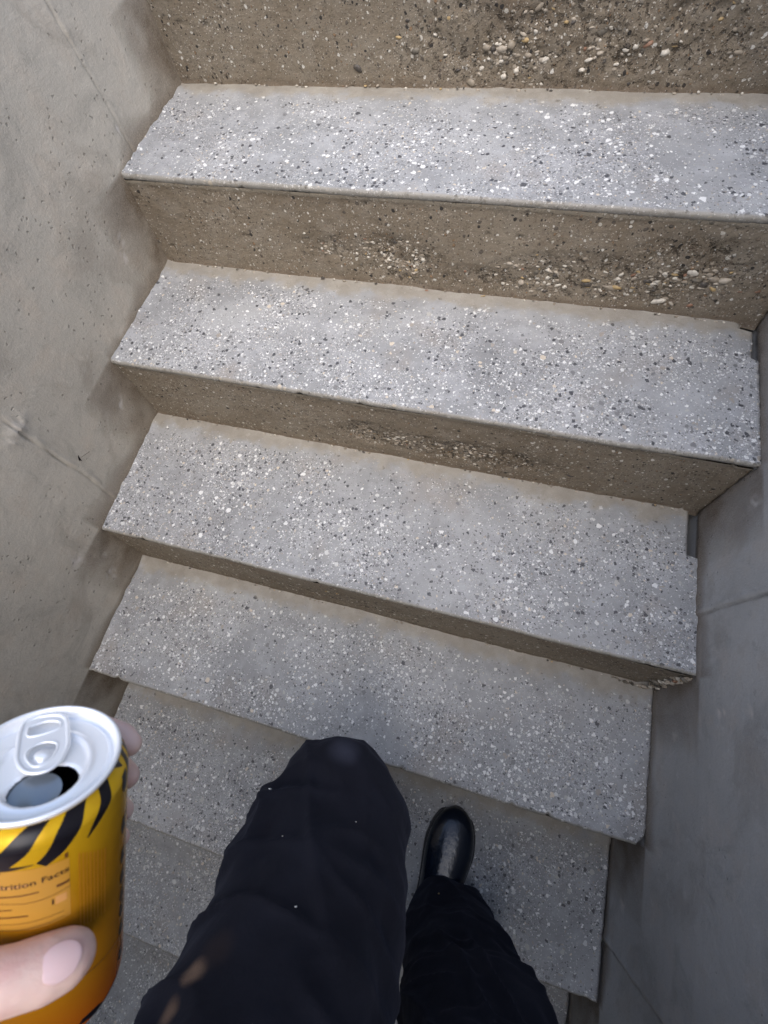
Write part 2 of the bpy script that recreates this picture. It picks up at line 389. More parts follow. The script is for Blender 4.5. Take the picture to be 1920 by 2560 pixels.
def make_wall(side):
    s = 1 if side == 'L' else -1
    X = XL if side == 'L' else XR + .0055
    ys = nonuniform(-3.7, -1.95, .05, 1.0, .0065, .06); zs = nonuniform(-1.8, -1.02, .14, TOPZ + .10, .0065, .05)
    joints = JOINTS_L if side == 'L' else JOINTS_R; chips = CHIPS_L if side == 'L' else CHIPS_R
    ys = np.unique(np.round(np.concatenate([ys] + [np.arange(j - .034, j + .034, .0017) for j in (JOINTS_L if side == 'L' else JOINTS_R)]), 5))
    V = []; A = []; off = 0 if side == 'L' else 40
    for y in ys:
        ztop = step_z(y)
        for z in zs:
            d = .0030 * fr((off, y, z), 2.2, 3) + .0006 * fr((off, y, z), 14, 4) + .0003 * fr((off, y, z), 90, 3)
            dark = 0; pale = 0
            for ji, jy in enumerate(joints):
                wob = .007 * fr((z, jy, off), 6, 4) + .0012 * fr((z, jy, off), 70, 3) + (.030 * (z + .35) if ji == 1 and side == 'L' else 0)
                q = y - jy - wob
                pres = 0.35 + .65 * min(1, max(0, fr((z, jy, 5), 3, 2) + .7))
                if ji == 1 and side == 'L' and z > -.215: pres *= max(0, 1 - (z + .215) / .04)
                d += pres * (.0030 * math.exp(-((q - .006) / .005) ** 2) * max(0, .5 + fr((z, 2, jy), 26, 3)) - .0030 * math.exp(-(q / .0020) ** 2) * max(.15, .6 + fr((z, 7, jy), 18, 3)))
                if side == 'R': d += .0025 * (1 if q > 0 else 0)
                dark += pres * .95 * math.exp(-(q / .0021) ** 2) * max(0, .55 + 1.1 * fr((0, z, 8), 22, 4))
            for (cy, cz, r) in chips:
                q = math.hypot(y - cy, (z - cz) * .8)
                if q < r * 3:
                    m = max(0, 1 - (q / (r * (1 + .9 * fr((y, z, cy), 90, 3)))) ** 2) if q > 0 else 1
                    d -= .0014 * m * (1 + 1.5 * fr((y, z, 4), 130, 3)); pale = max(pale, min(1, m * 1.6 * max(0, .25 + 1.2 * fr((y, z, 3), 120, 4))))
            if side == 'L':                                 # lump of mortar at the top of the joint
                q = math.hypot((y + .752) / 1.0, (z + .215) / .7)
                if q < .06: m = max(0, 1 - q / (.030 * (1 + .7 * fr((y, z, 6), 45, 3)))); d += .0045 * m * (.7 + 1.6 * fr((y, z, 1), 90, 4)); pale = max(pale, .55 * m * max(0, .6 + fr((y, z, 9), 90, 3)))
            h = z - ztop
            # mortar squeezed out and colour turned browner where the steps meet the wall
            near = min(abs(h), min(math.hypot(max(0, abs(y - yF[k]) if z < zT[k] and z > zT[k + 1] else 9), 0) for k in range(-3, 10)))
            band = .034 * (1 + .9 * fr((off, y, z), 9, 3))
            edge_brown = max(0, 1 - near / max(.004, band)) ** 1.2 * .9 if h > -.01 else 0
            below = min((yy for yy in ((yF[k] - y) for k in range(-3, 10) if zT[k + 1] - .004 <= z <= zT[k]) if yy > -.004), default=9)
            if below < .11: edge_brown = max(edge_brown, 1.0 * (1 - below / .11) ** .8 * (.55 + .6 * max(0, fr((off, y, z), 20, 3) + .4)))
            lip = max(0, 1 - near / .007); d += .0035 * lip * (.6 + fr((y, z, off), 40, 2)) if h > -.003 else 0
            V.append((X + s * d, y, z)); A.append((min(1, max(0, edge_brown)), pale, min(1, dark)))
    ny, nz = len(ys), len(zs)
    F = grid_faces(ny, nz, flip=(side == 'R'))
    # outer face, top and ends to give the wall its thickness
    b = len(V); XO = X - s * .22
    for j in range(ny): V.append((XO, ys[j], zs[-1])); V.append((XO, ys[j], zs[0])); A += [(0, 0, 0)] * 2
    for j in range(ny - 1):
        F.append((j * nz + nz - 1, (j + 1) * nz + nz - 1, b + 2 * (j + 1), b + 2 * j) if s > 0 else (b + 2 * j, b + 2 * (j + 1), (j + 1) * nz + nz - 1, j * nz + nz - 1))
        F.append((b + 2 * j, b + 2 * j + 2, b + 2 * j + 3, b + 2 * j + 1))
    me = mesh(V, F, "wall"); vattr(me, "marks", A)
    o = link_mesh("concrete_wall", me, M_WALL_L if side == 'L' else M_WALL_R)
    return o
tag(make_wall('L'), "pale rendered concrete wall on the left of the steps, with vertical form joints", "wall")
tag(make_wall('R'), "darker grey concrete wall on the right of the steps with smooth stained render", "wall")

def slab(name, quads, mat):
    V = []; F = []
    for q in quads: F.append(tuple(range(len(V), len(V) + 4))); V += q
    me = mesh(V, F, name); vattr(me, "marks", [(0, 0, 0)] * len(V)); o = link_mesh(name, me, mat, smooth=False); o["kind"] = "structure"; return o
g = TOPZ; XA, XB = XL - .2, XR + .2
slab("ground", [[(-60, -60, g), (XA, -60, g), (XA, 60, g), (-60, 60, g)], [(XB, -60, g), (60, -60, g), (60, 60, g), (XB, 60, g)],
                [(XA, yF[-3], g), (XB, yF[-3], g), (XB, 60, g), (XA, 60, g)], [(XA, -60, g), (XB, -60, g), (XB, -3.65, g), (XA, -3.65, g)]], M_WALL_R)
slab("bottom_landing_floor", [[(XA, -3.7, zT[10]), (XB, -3.7, zT[10]), (XB, yF[9] + .05, zT[10]), (XA, yF[9] + .05, zT[10])]], M_WALL_R)
bw = bmesh.new(); bmesh.ops.create_cube(bw, size=1, matrix=Matrix.Translation(((XL + XR) / 2, -3.6, (g + .1 - 1.8) / 2)) @ Matrix.Diagonal((XR - XL + .01, .12, g + .1 + 1.8, 1)))
me = bpy.data.meshes.new("end"); bw.to_mesh(me); bw.free(); vattr(me, "marks", [(0, 0, 0)] * len(me.vertices))
tag(link_mesh("concrete_wall", me, M_WALL_R, smooth=False), "low concrete end wall closing the foot of the stairwell", "wall")

# unseen slab on piers, added above the lower flight to darken the lower steps
OV = bmesh.new(); y0_, y1_, z0_, z1_ = -4.9, -2.04, 1.28, 1.44
bmesh.ops.create_cube(OV, size=1, matrix=Matrix.Translation(((XL + XR) / 2, (y0_ + y1_) / 2, (z0_ + z1_) / 2)) @ Matrix.Diagonal((XR - XL + 3.0, y1_ - y0_, z1_ - z0_, 1)))
for cx in (XL - .9, XR + .9): bmesh.ops.create_cube(OV, size=1, matrix=Matrix.Translation((cx, (y0_ + y1_) / 2 - .002, (z0_ + g) / 2 - .002)) @ Matrix.Diagonal((.25, y1_ - y0_ - .01, z0_ - g, 1)))
me = bpy.data.meshes.new("slab"); OV.to_mesh(me); OV.free(); vattr(me, "marks", [(0, 0, 0)] * len(me.vertices))
link_mesh("added_shade_slab", me, M_WALL_R, smooth=False)["kind"] = "structure"
# ------------------------------------------------------------------ small things on the walls
s = simple("dry_scrap", (.030, .022, .018), .8)
bm = bmesh.new(); pts = [(-.006, .008), (-.002, .004), (.004, .001), (.012, -.002), (.007, -.005), (.003, -.010), (-.001, -.004)]
fv = [bm.verts.new((XL + .0055 + .0015 * (i % 2), -.732 - .55 * a + .2 * b, -.331 + .9 * b - .25 * a)) for i, (a, b) in enumerate(pts)]
bm.faces.new(fv); bmesh.ops.solidify(bm, geom=bm.faces[:], thickness=.0008)
bmesh.ops.create_cone(bm, segments=5, radius1=.0004, radius2=.0003, depth=.020, cap_ends=True, matrix=Matrix.Translation((XL + .006, -.722, -.341)) @ Matrix.Rotation(R_(62), 4, 'X'))
me = bpy.data.meshes.new("scrap"); bm.to_mesh(me); bm.free()
tag(link_mesh("leaf_scrap", me, s.m, smooth=False), "tiny dark dried leaf scrap stuck on the left wall beside a form joint", "leaf scrap")

# ------------------------------------------------------------------ the can
C0 = Vector((.39647, -1.02598, .12742)); A_ = Vector((-.08037, -.77641, -.62508)).normalized()
N_ = Vector((.77419, -.44363, .45148)); E_ = Vector((.62783, .44765, -.63674))
N_ = (N_ - A_ * N_.dot(A_)).normalized(); E_ = (E_ - A_ * E_.dot(A_) - N_ * E_.dot(N_)).normalized()
RB, RLID, LEN = .0331, .0302, .173
def can_pt(th, s_mm, r):      # th degrees from the camera side, s_mm along the axis from the rim
    t = R_(th); return C0 + A_ * (s_mm / 1000) + (N_ * math.cos(t) + E_ * math.sin(t)) * r
def lid_pt(e_mm, n_mm, depth_mm):
    return C0 + A_ * (depth_mm / 1000) + E_ * (e_mm / 1000) + N_ * (n_mm / 1000)
can = tag(empty("beverage_can", C0 + A_ * LEN), "open orange drink can with black tiger stripes held in the left hand", "drink can")
def lathe(prof, nseg=128):
    V = [can_pt(360 * i / nseg, s_, r) for i in range(nseg) for (r, s_) in prof]
    return V, grid_faces(nseg, len(prof), closed_u=True)
def body_r(s_):               # radius at distance s_ mm from the rim
    if s_ < 3: return .0292
    if s_ < 13: t = (s_ - 3) / 10; t = t * t * (3 - 2 * t); return .0292 + (RB - .0292) * t
    if s_ > 160: t = min(1, (s_ - 160) / 11); return RB - .0075 * t * t
    return RB
prof = [(body_r(x), x) for x in list(np.linspace(2, 14, 16)) + list(np.linspace(20, 158, 24)) + list(np.linspace(160, 171, 9))] + [(.0235, 172.6), (.0225, 171.5), (.019, 166), (.001, 163)]
V, F = lathe(prof); s = simple("orange_can_paint", (.62, .235, .012), .26, 0.0, .5, Metallic=.35)
tcn = s.n("ShaderNodeAttribute", attribute_name="canpos").outputs["Vector"]; xx = s.sep(tcn)
cc = s.ramp(xx[0], [(0, (.82, .53, .02)), (.14, (.76, .42, .012)), (.30, (.62, .29, .008)), (.70, (.56, .225, .008)), (.86, (.58, .16, .008)), (1, (.58, .10, .010))])
cc = s.mix(s.math('MULTIPLY', s.ss(s.noise(90, 3)["Fac"], .45, .65, 0, .12), 1.0), cc, (.45, .16, .01))
s.L(cc, s.b.inputs["Base Color"])
me = mesh(V, F, "can"); vattr(me, "canpos", [((p - C0).dot(A_) / .173, 0, 0) for p in V]); M_CAN = s.m
body = link_mesh("can_body", me, M_CAN, can)
alu = simple("lid_aluminium", (.90, .915, .93), .40, .45, .5)
alu.L(alu.bump(alu.noise(300, 2)["Fac"], .04, .0005), alu.b.inputs["Normal"])
M_ALU = alu.m
# rim and countersunk lid with the mouth cut out
def in_mouth(e, n): return ((e + .1) / 12.5) ** 2 + ((n - 11.2) / 9.4) ** 2 < 1
rp = [(.0291, 3.2), (.0296, 2.6), (.0300, 1.8), (.0302, .8), (.0299, .1), (.0292, -.3), (.0285, -.1), (.0281, .6), (.0278, 2.5), (.0272, 5.2), (.0264, 6.0), (.0256, 5.6), (.0252, 4.4), (.0246, 3.8)]
V, F = lathe(rp); lid_rim = link_mesh("lid_rim", mesh(V, F, "rim"), M_ALU, can)
nseg, nr = 160, 56; V = []; F = []; idx = {}
for i in range(nseg):
    for j in range(nr + 1):
        r = 24.7 * (1 - j / nr) ** 1.0; th = 2 * math.pi * i / nseg; e, n = r * math.sin(th), r * math.cos(th)
        dep = 3.9
        # raised bead that runs round the mouth and back past the tab, and a shallow finger well under the tab
        q = math.hypot((e) / 1.0, (n - 2) / 1.06)
        dep += -.75 * math.exp(-((q - 17.8) / 1.3) ** 2) * (1 if n > -14 else 0)
        if q < 17: dep += .55 * min(1, (17 - q) / 1.2)
        dep += .8 * max(0, 1 - math.hypot(e / 9, (n + 21) / 5) ** 2)
        dm = math.sqrt(((e + .1) / 12.5) ** 2 + ((n - 11.2) / 9.4) ** 2)
        if dm < 1.12: dep += .7 * min(1, (1.12 - dm) / .12)
        V.append(lid_pt(e, n, dep)); idx[i, j] = (e, n)
for i in range(nseg):
    for j in range(nr):
        if j == nr: continue
        e1, n1 = idx[i, j]; i2 = (i + 1) % nseg; e2, n2 = idx[i2, j + 1]
        if in_mouth((e1 + e2) / 2, (n1 + n2) / 2): continue
        F.append((i * (nr + 1) + j, i2 * (nr + 1) + j, i2 * (nr + 1) + j + 1, i * (nr + 1) + j + 1))
lid = link_mesh("lid_panel", mesh(V, F, "lid"), M_ALU, can)
# torn tongue bent down into the can, and the dark inside wall
V = []; F = []
for i in range(25):
    for j in range(21):
        a = -1 + 2 * j / 20; b = i / 24; wd = 9.9 * math.sqrt(max(.02, 1 - (2 * b - 1) ** 2 * .97))
        V.append(lid_pt(-3.6 + a * wd, 2.6 + 17.5 * b, 5.3 + 3.0 * b + 1.2 * math.sin(3.0 * a + 1) * b + .5 * a * a))
F = grid_faces(25, 21)
tongue = link_mesh("torn_tongue", mesh(V, F, "tongue"), simple("inner_aluminium", (.20, .23, .26), .30, .5).m, can)
V = [can_pt(10 * i, s_, .0285 if s_ < 120 else .001) for i in range(36) for s_ in (6, 60, 110, 119, 121)]
inner = link_mesh("inner_wall", mesh(V, grid_faces(36, 5, closed_u=True, flip=True), "inner"), simple("inner_dark_lacquer", (.045, .035, .06), .35, .3).m, can)
# pull tab: plate with a finger slot and the rivet island
def smooth_loop(P, n=72):
    P = [Vector((a, b, 0)) for a, b in P]; m = len(P); out = []
    for q in range(n):
        t = q * m / n; i = int(t); f = t - i; p0, p1, p2, p3 = P[(i - 1) % m], P[i % m], P[(i + 1) % m], P[(i + 2) % m]
        out.append(.5 * ((2 * p1) + (p2 - p0) * f + (2 * p0 - 5 * p1 + 4 * p2 - p3) * f * f + (3 * p1 - p0 - 3 * p2 + p3) * f ** 3))
    return out
outer = smooth_loop([(-5.5, -25.0), (0, -26.5), (7, -24.5), (10.0, -20), (10.0, -12), (9.2, -3), (5.0, 4.6), (0, 6.6), (-5.6, 4.0), (-8.6, -3), (-8.3, -12), (-7.4, -20)])
hole1 = smooth_loop([(-3.6, -21.6), (2.4, -22.4), (7.2, -20.2), (7.2, -16.2), (2.5, -14.9), (-4.0, -15.4), (-5.0, -18.5)])
hole2 = smooth_loop([(-5.8, -5), (-3.0, -9.2), (2.0, -9.6), (5.8, -6.4), (4.2, -.6), (.2, 2.8), (-3.6, 1.6)])
def ring(loop, c, t, rad, tw=22):
    """rolled bead that follows a loop"""
    V = []; n = len(loop)
    for i, p in enumerate(loop):
        tg = (loop[(i + 1) % n] - loop[i - 1]).normalized(); nn = Vector((tg.y, -tg.x, 0))
        for q in range(10):
            a = 2 * math.pi * q / 10; v = p + nn * rad * math.cos(a); V.append(lid_pt(v.x, v.y, c - t * math.sin(a)))
    F = [(i * 10 + q, ((i + 1) % n) * 10 + q, ((i + 1) % n) * 10 + (q + 1) % 10, i * 10 + (q + 1) % 10) for i in range(n) for q in range(10)]
    return V, F
V, F = ring(outer, 1.5, .75, .95)
for lp, t in ((hole1, .6), (hole2, .55)):
    v, f = ring(lp, 1.55, t, .65); F += [tuple(i + len(V) for i in q) for q in f]; V += v
bmt = bmesh.new()
for lp in (outer, hole1, hole2):
    vs = [bmt.verts.new((p.x, p.y, 0)) for p in lp]
    for i in range(len(vs)): bmt.edges.new((vs[i], vs[(i + 1) % len(vs)]))
bmesh.ops.triangle_fill(bmt, use_beauty=True, edges=bmt.edges[:])
def inpoly(x, y, lp):
    r = False; n = len(lp)
    for i in range(n):
        a, b = lp[i], lp[(i + 1) % n]
        if (a.y > y) != (b.y > y) and x < (b.x - a.x) * (y - a.y) / (b.y - a.y) + a.x: r = not r
    return r
bmt.verts.ensure_lookup_table()
vi = {v: i for i, v in enumerate(bmt.verts)}; base = len(V)
V += [lid_pt(v.co.x, v.co.y, 1.35) for v in bmt.verts]
for f in bmt.faces:
    c = f.calc_center_median()
    if inpoly(c.x, c.y, hole1) or inpoly(c.x, c.y, hole2): continue
    F.append(tuple(base + vi[v] for v in f.verts))
bmt.free()
tab = link_mesh("pull_tab", mesh(V, F, "tab"), M_ALU, can)
V = []; pr = [(0.01, 1.0), (2.2, 1.1), (2.9, 1.6), (3.0, 3.0), (5.4, 3.2), (5.6, 4.6)]
for i in range(32):
    for (r, d) in pr: V.append(lid_pt(0 + r * math.sin(i * math.pi / 16), -3.2 + r * math.cos(i * math.pi / 16), d))
link_mesh("rivet", mesh(V, grid_faces(32, len(pr), closed_u=True), "rivet"), M_ALU, tab)

# printed marks wrapped on the can
def ribbon(left, right, off=.00012, n=40, m=8):
    def samp(P, t):
        x = t * (len(P) - 1); i = min(int(x), len(P) - 2); f = x - i
        p0 = P[max(i - 1, 0)]; p1 = P[i]; p2 = P[i + 1]; p3 = P[min(i + 2, len(P) - 1)]
        return [.5 * ((2 * b) + (c - a) * f + (2 * a - 5 * b + 4 * c - d) * f * f + (3 * b - a - 3 * c + d) * f ** 3) for a, b, c, d in zip(p0, p1, p2, p3)]
    V = []
    for i in range(n + 1):
        a = samp(left, i / n); b = samp(right, i / n)
        for j in range(m + 1):
            t = j / m; th = a[0] + (b[0] - a[0]) * t; s_ = max(3.2, a[1] + (b[1] - a[1]) * t); V.append(can_pt(th, s_, body_r(s_) + off))
    return V, grid_faces(n + 1, m + 1)
def decals(name, ribs, mat, off=.00012):
    V = []; F = []
    for (l, r) in ribs:
        v, f = ribbon(l, r, off); F += [tuple(i + len(V) for i in q) for q in f]; V += v
    return link_mesh(name, mesh(V, F, name), mat, body)
BLACK = simple("black_print", (.008, .007, .010), .3, 0, .5).m
st = [([(-11, 3.2), (-19.9, 7.5), (-27, 12), (-34, 15)], [(3, 3.2), (-5.5, 8.5), (-12.7, 14.8), (-24, 21.0)]),
      ([(13.5, 3.2), (9.6, 6.5), (4.7, 10), (1.4, 14), (-1.8, 17.5), (-6.6, 20.6)], [(28.2, 3.2), (23.3, 8.5), (17.4, 14.3), (11.7, 18.6), (7.4, 21), (-1.2, 24.2)]),
      ([(39, 3.2), (37.4, 8), (30.3, 13.3), (23.8, 21.2)], [(48.5, 3.2), (48.8, 6), (42.5, 13), (24.5, 21.6)]),
      ([(57, 3.2), (60.0, 4), (63.6, 6)], [(66, 3.2), (69, 4.5), (69, 8.5)]),
      ([(-40, 3.2), (-48, 10), (-60, 16)], [(-28, 3.2), (-36, 12), (-50, 22)])]
for s0 in (10, 38, 60, 76, 90, 103, 119, 142): st.append(([(61, s0), (58.5, s0 + 5), (61, s0 + 10)], [(70, s0), (66, s0 + 5), (70, s0 + 9)]))
st += [([(63, 176), (50, 168), (40, 161)], [(70, 172), (60, 163), (46, 159)]), ([(36, 168), (24, 160), (14, 157)], [(44, 166), (32, 157), (18, 154)]),
       ([(6, 170), (-4, 160), (-12, 156)], [(14, 168), (4, 157), (-6, 153)]),
      ([(-75, 19.5), (-40, 19.5), (-24, 19.6), (-8, 20.6)], [(-75, 21.6), (-40, 21.6), (-24, 21.6), (-8, 21.0)])]
for d in range(80, 320, 14): st.append(([(d, 3.2), (d - 8, 12), (d - 16, 22)], [(d + 7, 3.2), (d - 1, 12), (d - 15, 22.5)]))
decals("tiger_stripe_print", st, BLACK)
BROWN = simple("brown_print", (.13, .045, .012), .35).m
thin = lambda P, wd: ([(a, b) for a, b in P], [(a, b + wd) for a, b in P])
pr_l = [thin([(-70, 40.5), (-28, 41), (-15, 42.6), (-2, 43.6), (12.4, 43.4)], .35),
        thin([(-70, 22.5), (-26, 22.5), (12, 27)][:2], .3),
        ([(4, 38.4), (8, 38.8), (12, 38.8)], [(4, 40.0), (8, 40.5), (12, 40.5)]),
        thin([(-60, 49), (-25, 49.6), (-13, 50.6)], .9), thin([(-60, 44.6), (-22, 45.0)], .7),
        thin([(-60, 36.2), (-25, 36.6), (-6, 37.6)], .8), ([(9.5, 21.8), (11.5, 22)], [(9.5, 24.6), (11.5, 24.8)]),
        thin([(-60, 53.6), (-25, 54.4), (8, 57.4)], .35), thin([(-60, 57), (-25, 58.6), (8, 61)], .3),
        ([(18.6, 116.6), (33.8, 120.4), (46.2, 123.4), (62, 129.4)], [(18.8, 117.6), (33.8, 121.0), (46.2, 123.8), (62, 129.8)])]
decals("panel_line_print", pr_l, BROWN, .00016)
TAN = simple("tan_print", (.66, .33, .10), .4).m
decals("facts_panel_print", [([(-80, 22.2), (-27, 21.8), (-5, 23.5), (12.2, 25.8)], [(-80, 60), (-30, 58), (-10, 61), (12, 63)])], simple("amber_panel_print", (.53, .265, .035), .34).m, .00008)
decals("pale_print", [([(3, 45.5), (10, 46.2)], [(3, 50.5), (10, 51.0)]), ([(-60, 30.2), (-32, 30.6), (-12, 31.2)], [(-60, 31.3), (-32, 31.7), (-12, 32.2)][::1])], TAN, .00014)
FAINT = simple("faint_column_print", (.46, .19, .010), .34).m
decals("column_text_print", [([(t, 27 + .6 * (t - 18)), (t, 70 + .4 * t)], [(t + wd, 27 + .6 * (t - 18)), (t + wd, 70 + .4 * t)]) for t, wd in ((18, 1.1), (20.4, 1.3), (23, 1.0), (25.5, 1.4), (28.5, 1.2), (31.2, 1.5), (34.6, 1.0), (37.4, 1.8))], FAINT, .00014)
def can_text(txt, th0, s0, size_mm, mat, slope=0.0, name="label_text", boldoff=.006):
    cu = bpy.data.curves.new("txt", 'FONT'); cu.body = txt; cu.size = 1; cu.offset = boldoff; cu.resolution_u = 3
    to = bpy.data.objects.new("txt", cu); col.objects.link(to); bpy.context.view_layer.update()
    me = bpy.data.meshes.new_from_object(to.evaluated_get(bpy.context.evaluated_depsgraph_get())); bpy.data.objects.remove(to)
    bm = bmesh.new(); bm.from_mesh(me); bmesh.ops.subdivide_edges(bm, edges=[e for e in bm.edges if e.calc_length() > .15], cuts=2)
    wid = max(v.co.x for v in bm.verts)
    for v in bm.verts:
        x = (v.co.x - wid) * size_mm; th = th0 + math.degrees(x / 33.1); s_ = s0 - v.co.y * size_mm + slope * x
        v.co = can_pt(th, s_, body_r(s_) + .0002)
    bm.to_mesh(me); bm.free(); me.name = name
    return link_mesh(name, me, mat, body, smooth=False)
DARKP = simple("dark_brown_print", (.045, .016, .008), .35).m
can_text("Nutrition Facts", 11.8, 33.6, 4.7, DARKP, .055, boldoff=.012)
can_text("1", 2.0, 49.8, 5.0, DARKP, .06, boldoff=.01)

# ------------------------------------------------------------------ the person
skin = simple("skin", (.66, .45, .38), .6, 0, .35, Subsurface_Weight=.12)
skin.b.inputs["Subsurface Radius"].default_value = (.012, .005, .003); skin.b.inputs["Subsurface Scale"].default_value = .6
scn = skin.noise(75, 5, .6)["Fac"]; sc2 = skin.mix(skin.ss(scn, .4, .7, 0, .55), (.72, .52, .45, 1), (.64, .36, .32, 1)); skin.L(sc2, skin.b.inputs["Base Color"])
skin.L(skin.bump(skin.noise(1100, 4, .7)["Fac"], .35, .0005, skin.bump(skin.noise(160, 4, .6)["Fac"], .35, .0012)), skin.b.inputs["Normal"]); M_SKIN = skin.m

def blob_chain(bm, pts, rad, seg=20):
    """closed tapered capsules joined end to end"""
    pts = [Vector(p) for p in pts]
    for i, (p, r) in enumerate(zip(pts, rad)):
        rr = r if hasattr(r, "__len__") else (r, r, r)
        bmesh.ops.create_uvsphere(bm, u_segments=seg, v_segments=seg // 2, radius=1, matrix=Matrix.Translation(p) @ Matrix.Diagonal((*rr, 1)))
    for i in range(len(pts) - 1):
        a, b = pts[i], pts[i + 1]; d = b - a; L = d.length
        ra = rad[i] if not hasattr(rad[i], "__len__") else sum(rad[i]) / 3; rb = rad[i + 1] if not hasattr(rad[i + 1], "__len__") else sum(rad[i + 1]) / 3
        m = Matrix.Translation((a + b) / 2) @ d.to_track_quat('Z', 'Y').to_matrix().to_4x4()
        bmesh.ops.create_cone(bm, cap_ends=True, segments=seg, radius1=ra, radius2=rb, depth=L, matrix=m)
def remeshed(bm, voxel, smooth_it=6, factor=.5):
    """union of overlapping closed pieces as one continuous surface"""
    me = bpy.data.meshes.new("tmp"); bm.to_mesh(me); bm.free()
    o = bpy.data.objects.new("tmp", me); col.objects.link(o)
    r = o.modifiers.new("r", 'REMESH'); r.mode = 'VOXEL'; r.voxel_size = voxel; r.use_smooth_shade = True
    s_ = o.modifiers.new("s", 'SMOOTH'); s_.factor = factor; s_.iterations = smooth_it
    bpy.context.view_layer.update()
    out = bpy.data.meshes.new_from_object(o.evaluated_get(bpy.context.evaluated_depsgraph_get()))
    bpy.data.objects.remove(o); return out

# left hand round the can (angles measured round the can, from the camera side)
hb = bmesh.new()
def finger(s_, tip_th, r=.0078, extra=0):
    P = [can_pt(-128, s_ * .75 + 24, RB + .018), can_pt(-158, s_ * .9 + 11, RB + .0125), can_pt(172, s_, RB + .0095), can_pt(148, s_, RB + .0078), can_pt(tip_th + 10, s_, RB + .0072), can_pt(tip_th, s_, RB + .0068)]
    blob_chain(hb, P, [r * 1.25, r * 1.18, r * 1.12, r * 1.02, r * .95, r * .82])
finger(25.5, 113, .0076); finger(50, 115, .0080); finger(79, 119, .0074); finger(103, 121, .0066)
W = C0 + A_ * .085 + (N_ * math.cos(R_(-96)) + E_ * math.sin(R_(-96))) * .125         # wrist
pal = [can_pt(-128, q, RB + .022) for q in (42, 60, 80, 100)]
for q, p in enumerate(pal): blob_chain(hb, [p, p.lerp(W, .5), W], [.0115, .014, .021])
blob_chain(hb, pal, [.0115, .012, .012, .010])
TB = can_pt(-92, 76, RB + .030); TM = can_pt(-62, 68, RB + .024)
blob_chain(hb, [W.lerp(TB, .25), TB, TM, can_pt(-34, 64.5, RB + .0165), can_pt(-18, 66.5, RB + .0132), can_pt(-4, 70, RB + .0116), can_pt(4, 72, RB + .0112), can_pt(7, 73, RB + .0108)],
           [.021, .017, .0132, .0118, .0114, .0120, .0114, .0102])
blob_chain(hb, [TM, pal[0]], [.011, .010]); blob_chain(hb, [TB, pal[3]], [.016, .012])
ELB = Vector((.17, -1.44, .04)); SHL = Vector((.34, -1.50, .50)); SHR = Vector((.70, -1.50, .50))
blob_chain(hb, [W, W.lerp(ELB, .3), W.lerp(ELB, .6)], [.023, .027, .034])
hand_me = remeshed(hb, .0011, 9)
# coarse rest of the body: hips, trunk, neck, head, arms (mostly behind the camera, under clothes)
bb = bmesh.new()
PEL = Vector((.53, -1.43, .14)); NECK = Vector((.52, -1.50, .60)); HEAD = Vector((.52, -1.44, .74))
blob_chain(bb, [PEL, Vector((.53, -1.46, .30)), Vector((.52, -1.49, .46)), NECK], [(.15, .10, .11), (.14, .10, .12), (.16, .10, .10), (.055, .055, .06)])
blob_chain(bb, [NECK, HEAD], [.055, .055]); blob_chain(bb, [HEAD + Vector((0, .01, 0))], [(.075, .095, .115)]); blob_chain(bb, [HEAD + Vector((0, .105, -.01)), HEAD + Vector((0, .09, .02))], [.012, .008])
for sx in (-1, 1): blob_chain(bb, [HEAD + Vector((sx * .077, 0, 0))], [(.012, .02, .03)])
blob_chain(bb, [SHL, ELB], [.052, .040]); blob_chain(bb, [ELB, W.lerp(ELB, .5)], [.040, .033])
ELR = Vector((.86 - .04, -1.44, .22)); WR = Vector((.72, -1.17, .40))
blob_chain(bb, [SHR, ELR, WR], [.052, .040, .027]); blob_chain(bb, [WR, Vector((.68, -1.10, .43))], [.027, .030])
for q in range(4): blob_chain(bb, [Vector((.68, -1.10, .41 + .02 * q)), Vector((.665, -1.05, .405 + .022 * q)), Vector((.63, -1.035, .405 + .022 * q))], [.011, .0095, .008])
blob_chain(bb, [Vector((.68, -1.11, .41)), Vector((.645, -1.10, .40)), Vector((.62, -1.075, .40))], [.014, .011, .009])
# legs inside the trousers
LHIP = Vector((.48, -1.40, .10)); LKNEE = Vector((.455, -1.125, -.315)); LANK = Vector((.455, -1.31, -.68))
RHIP = Vector((.62, -1.42, .10)); RKNEE = Vector((.685, -1.325, -.30)); RANK = Vector((.640, -1.335, -.69))
blob_chain(bb, [LHIP, LKNEE, LANK], [.065, .040, .030]); blob_chain(bb, [RHIP, RKNEE, RANK], [.065, .042, .030])
body_me = remeshed(bb, .007, 5)
jb = bmesh.new(); jb.from_mesh(body_me); jb.from_mesh(hand_me); pm = bpy.data.meshes.new("person_body"); jb.to_mesh(pm); jb.free()
person = empty("person", (.55, -1.30, zT[5])); tag(person, "person in black trousers and black shoes on the steps holding an orange can", "person")
link_mesh("body_skin", pm, M_SKIN, person)

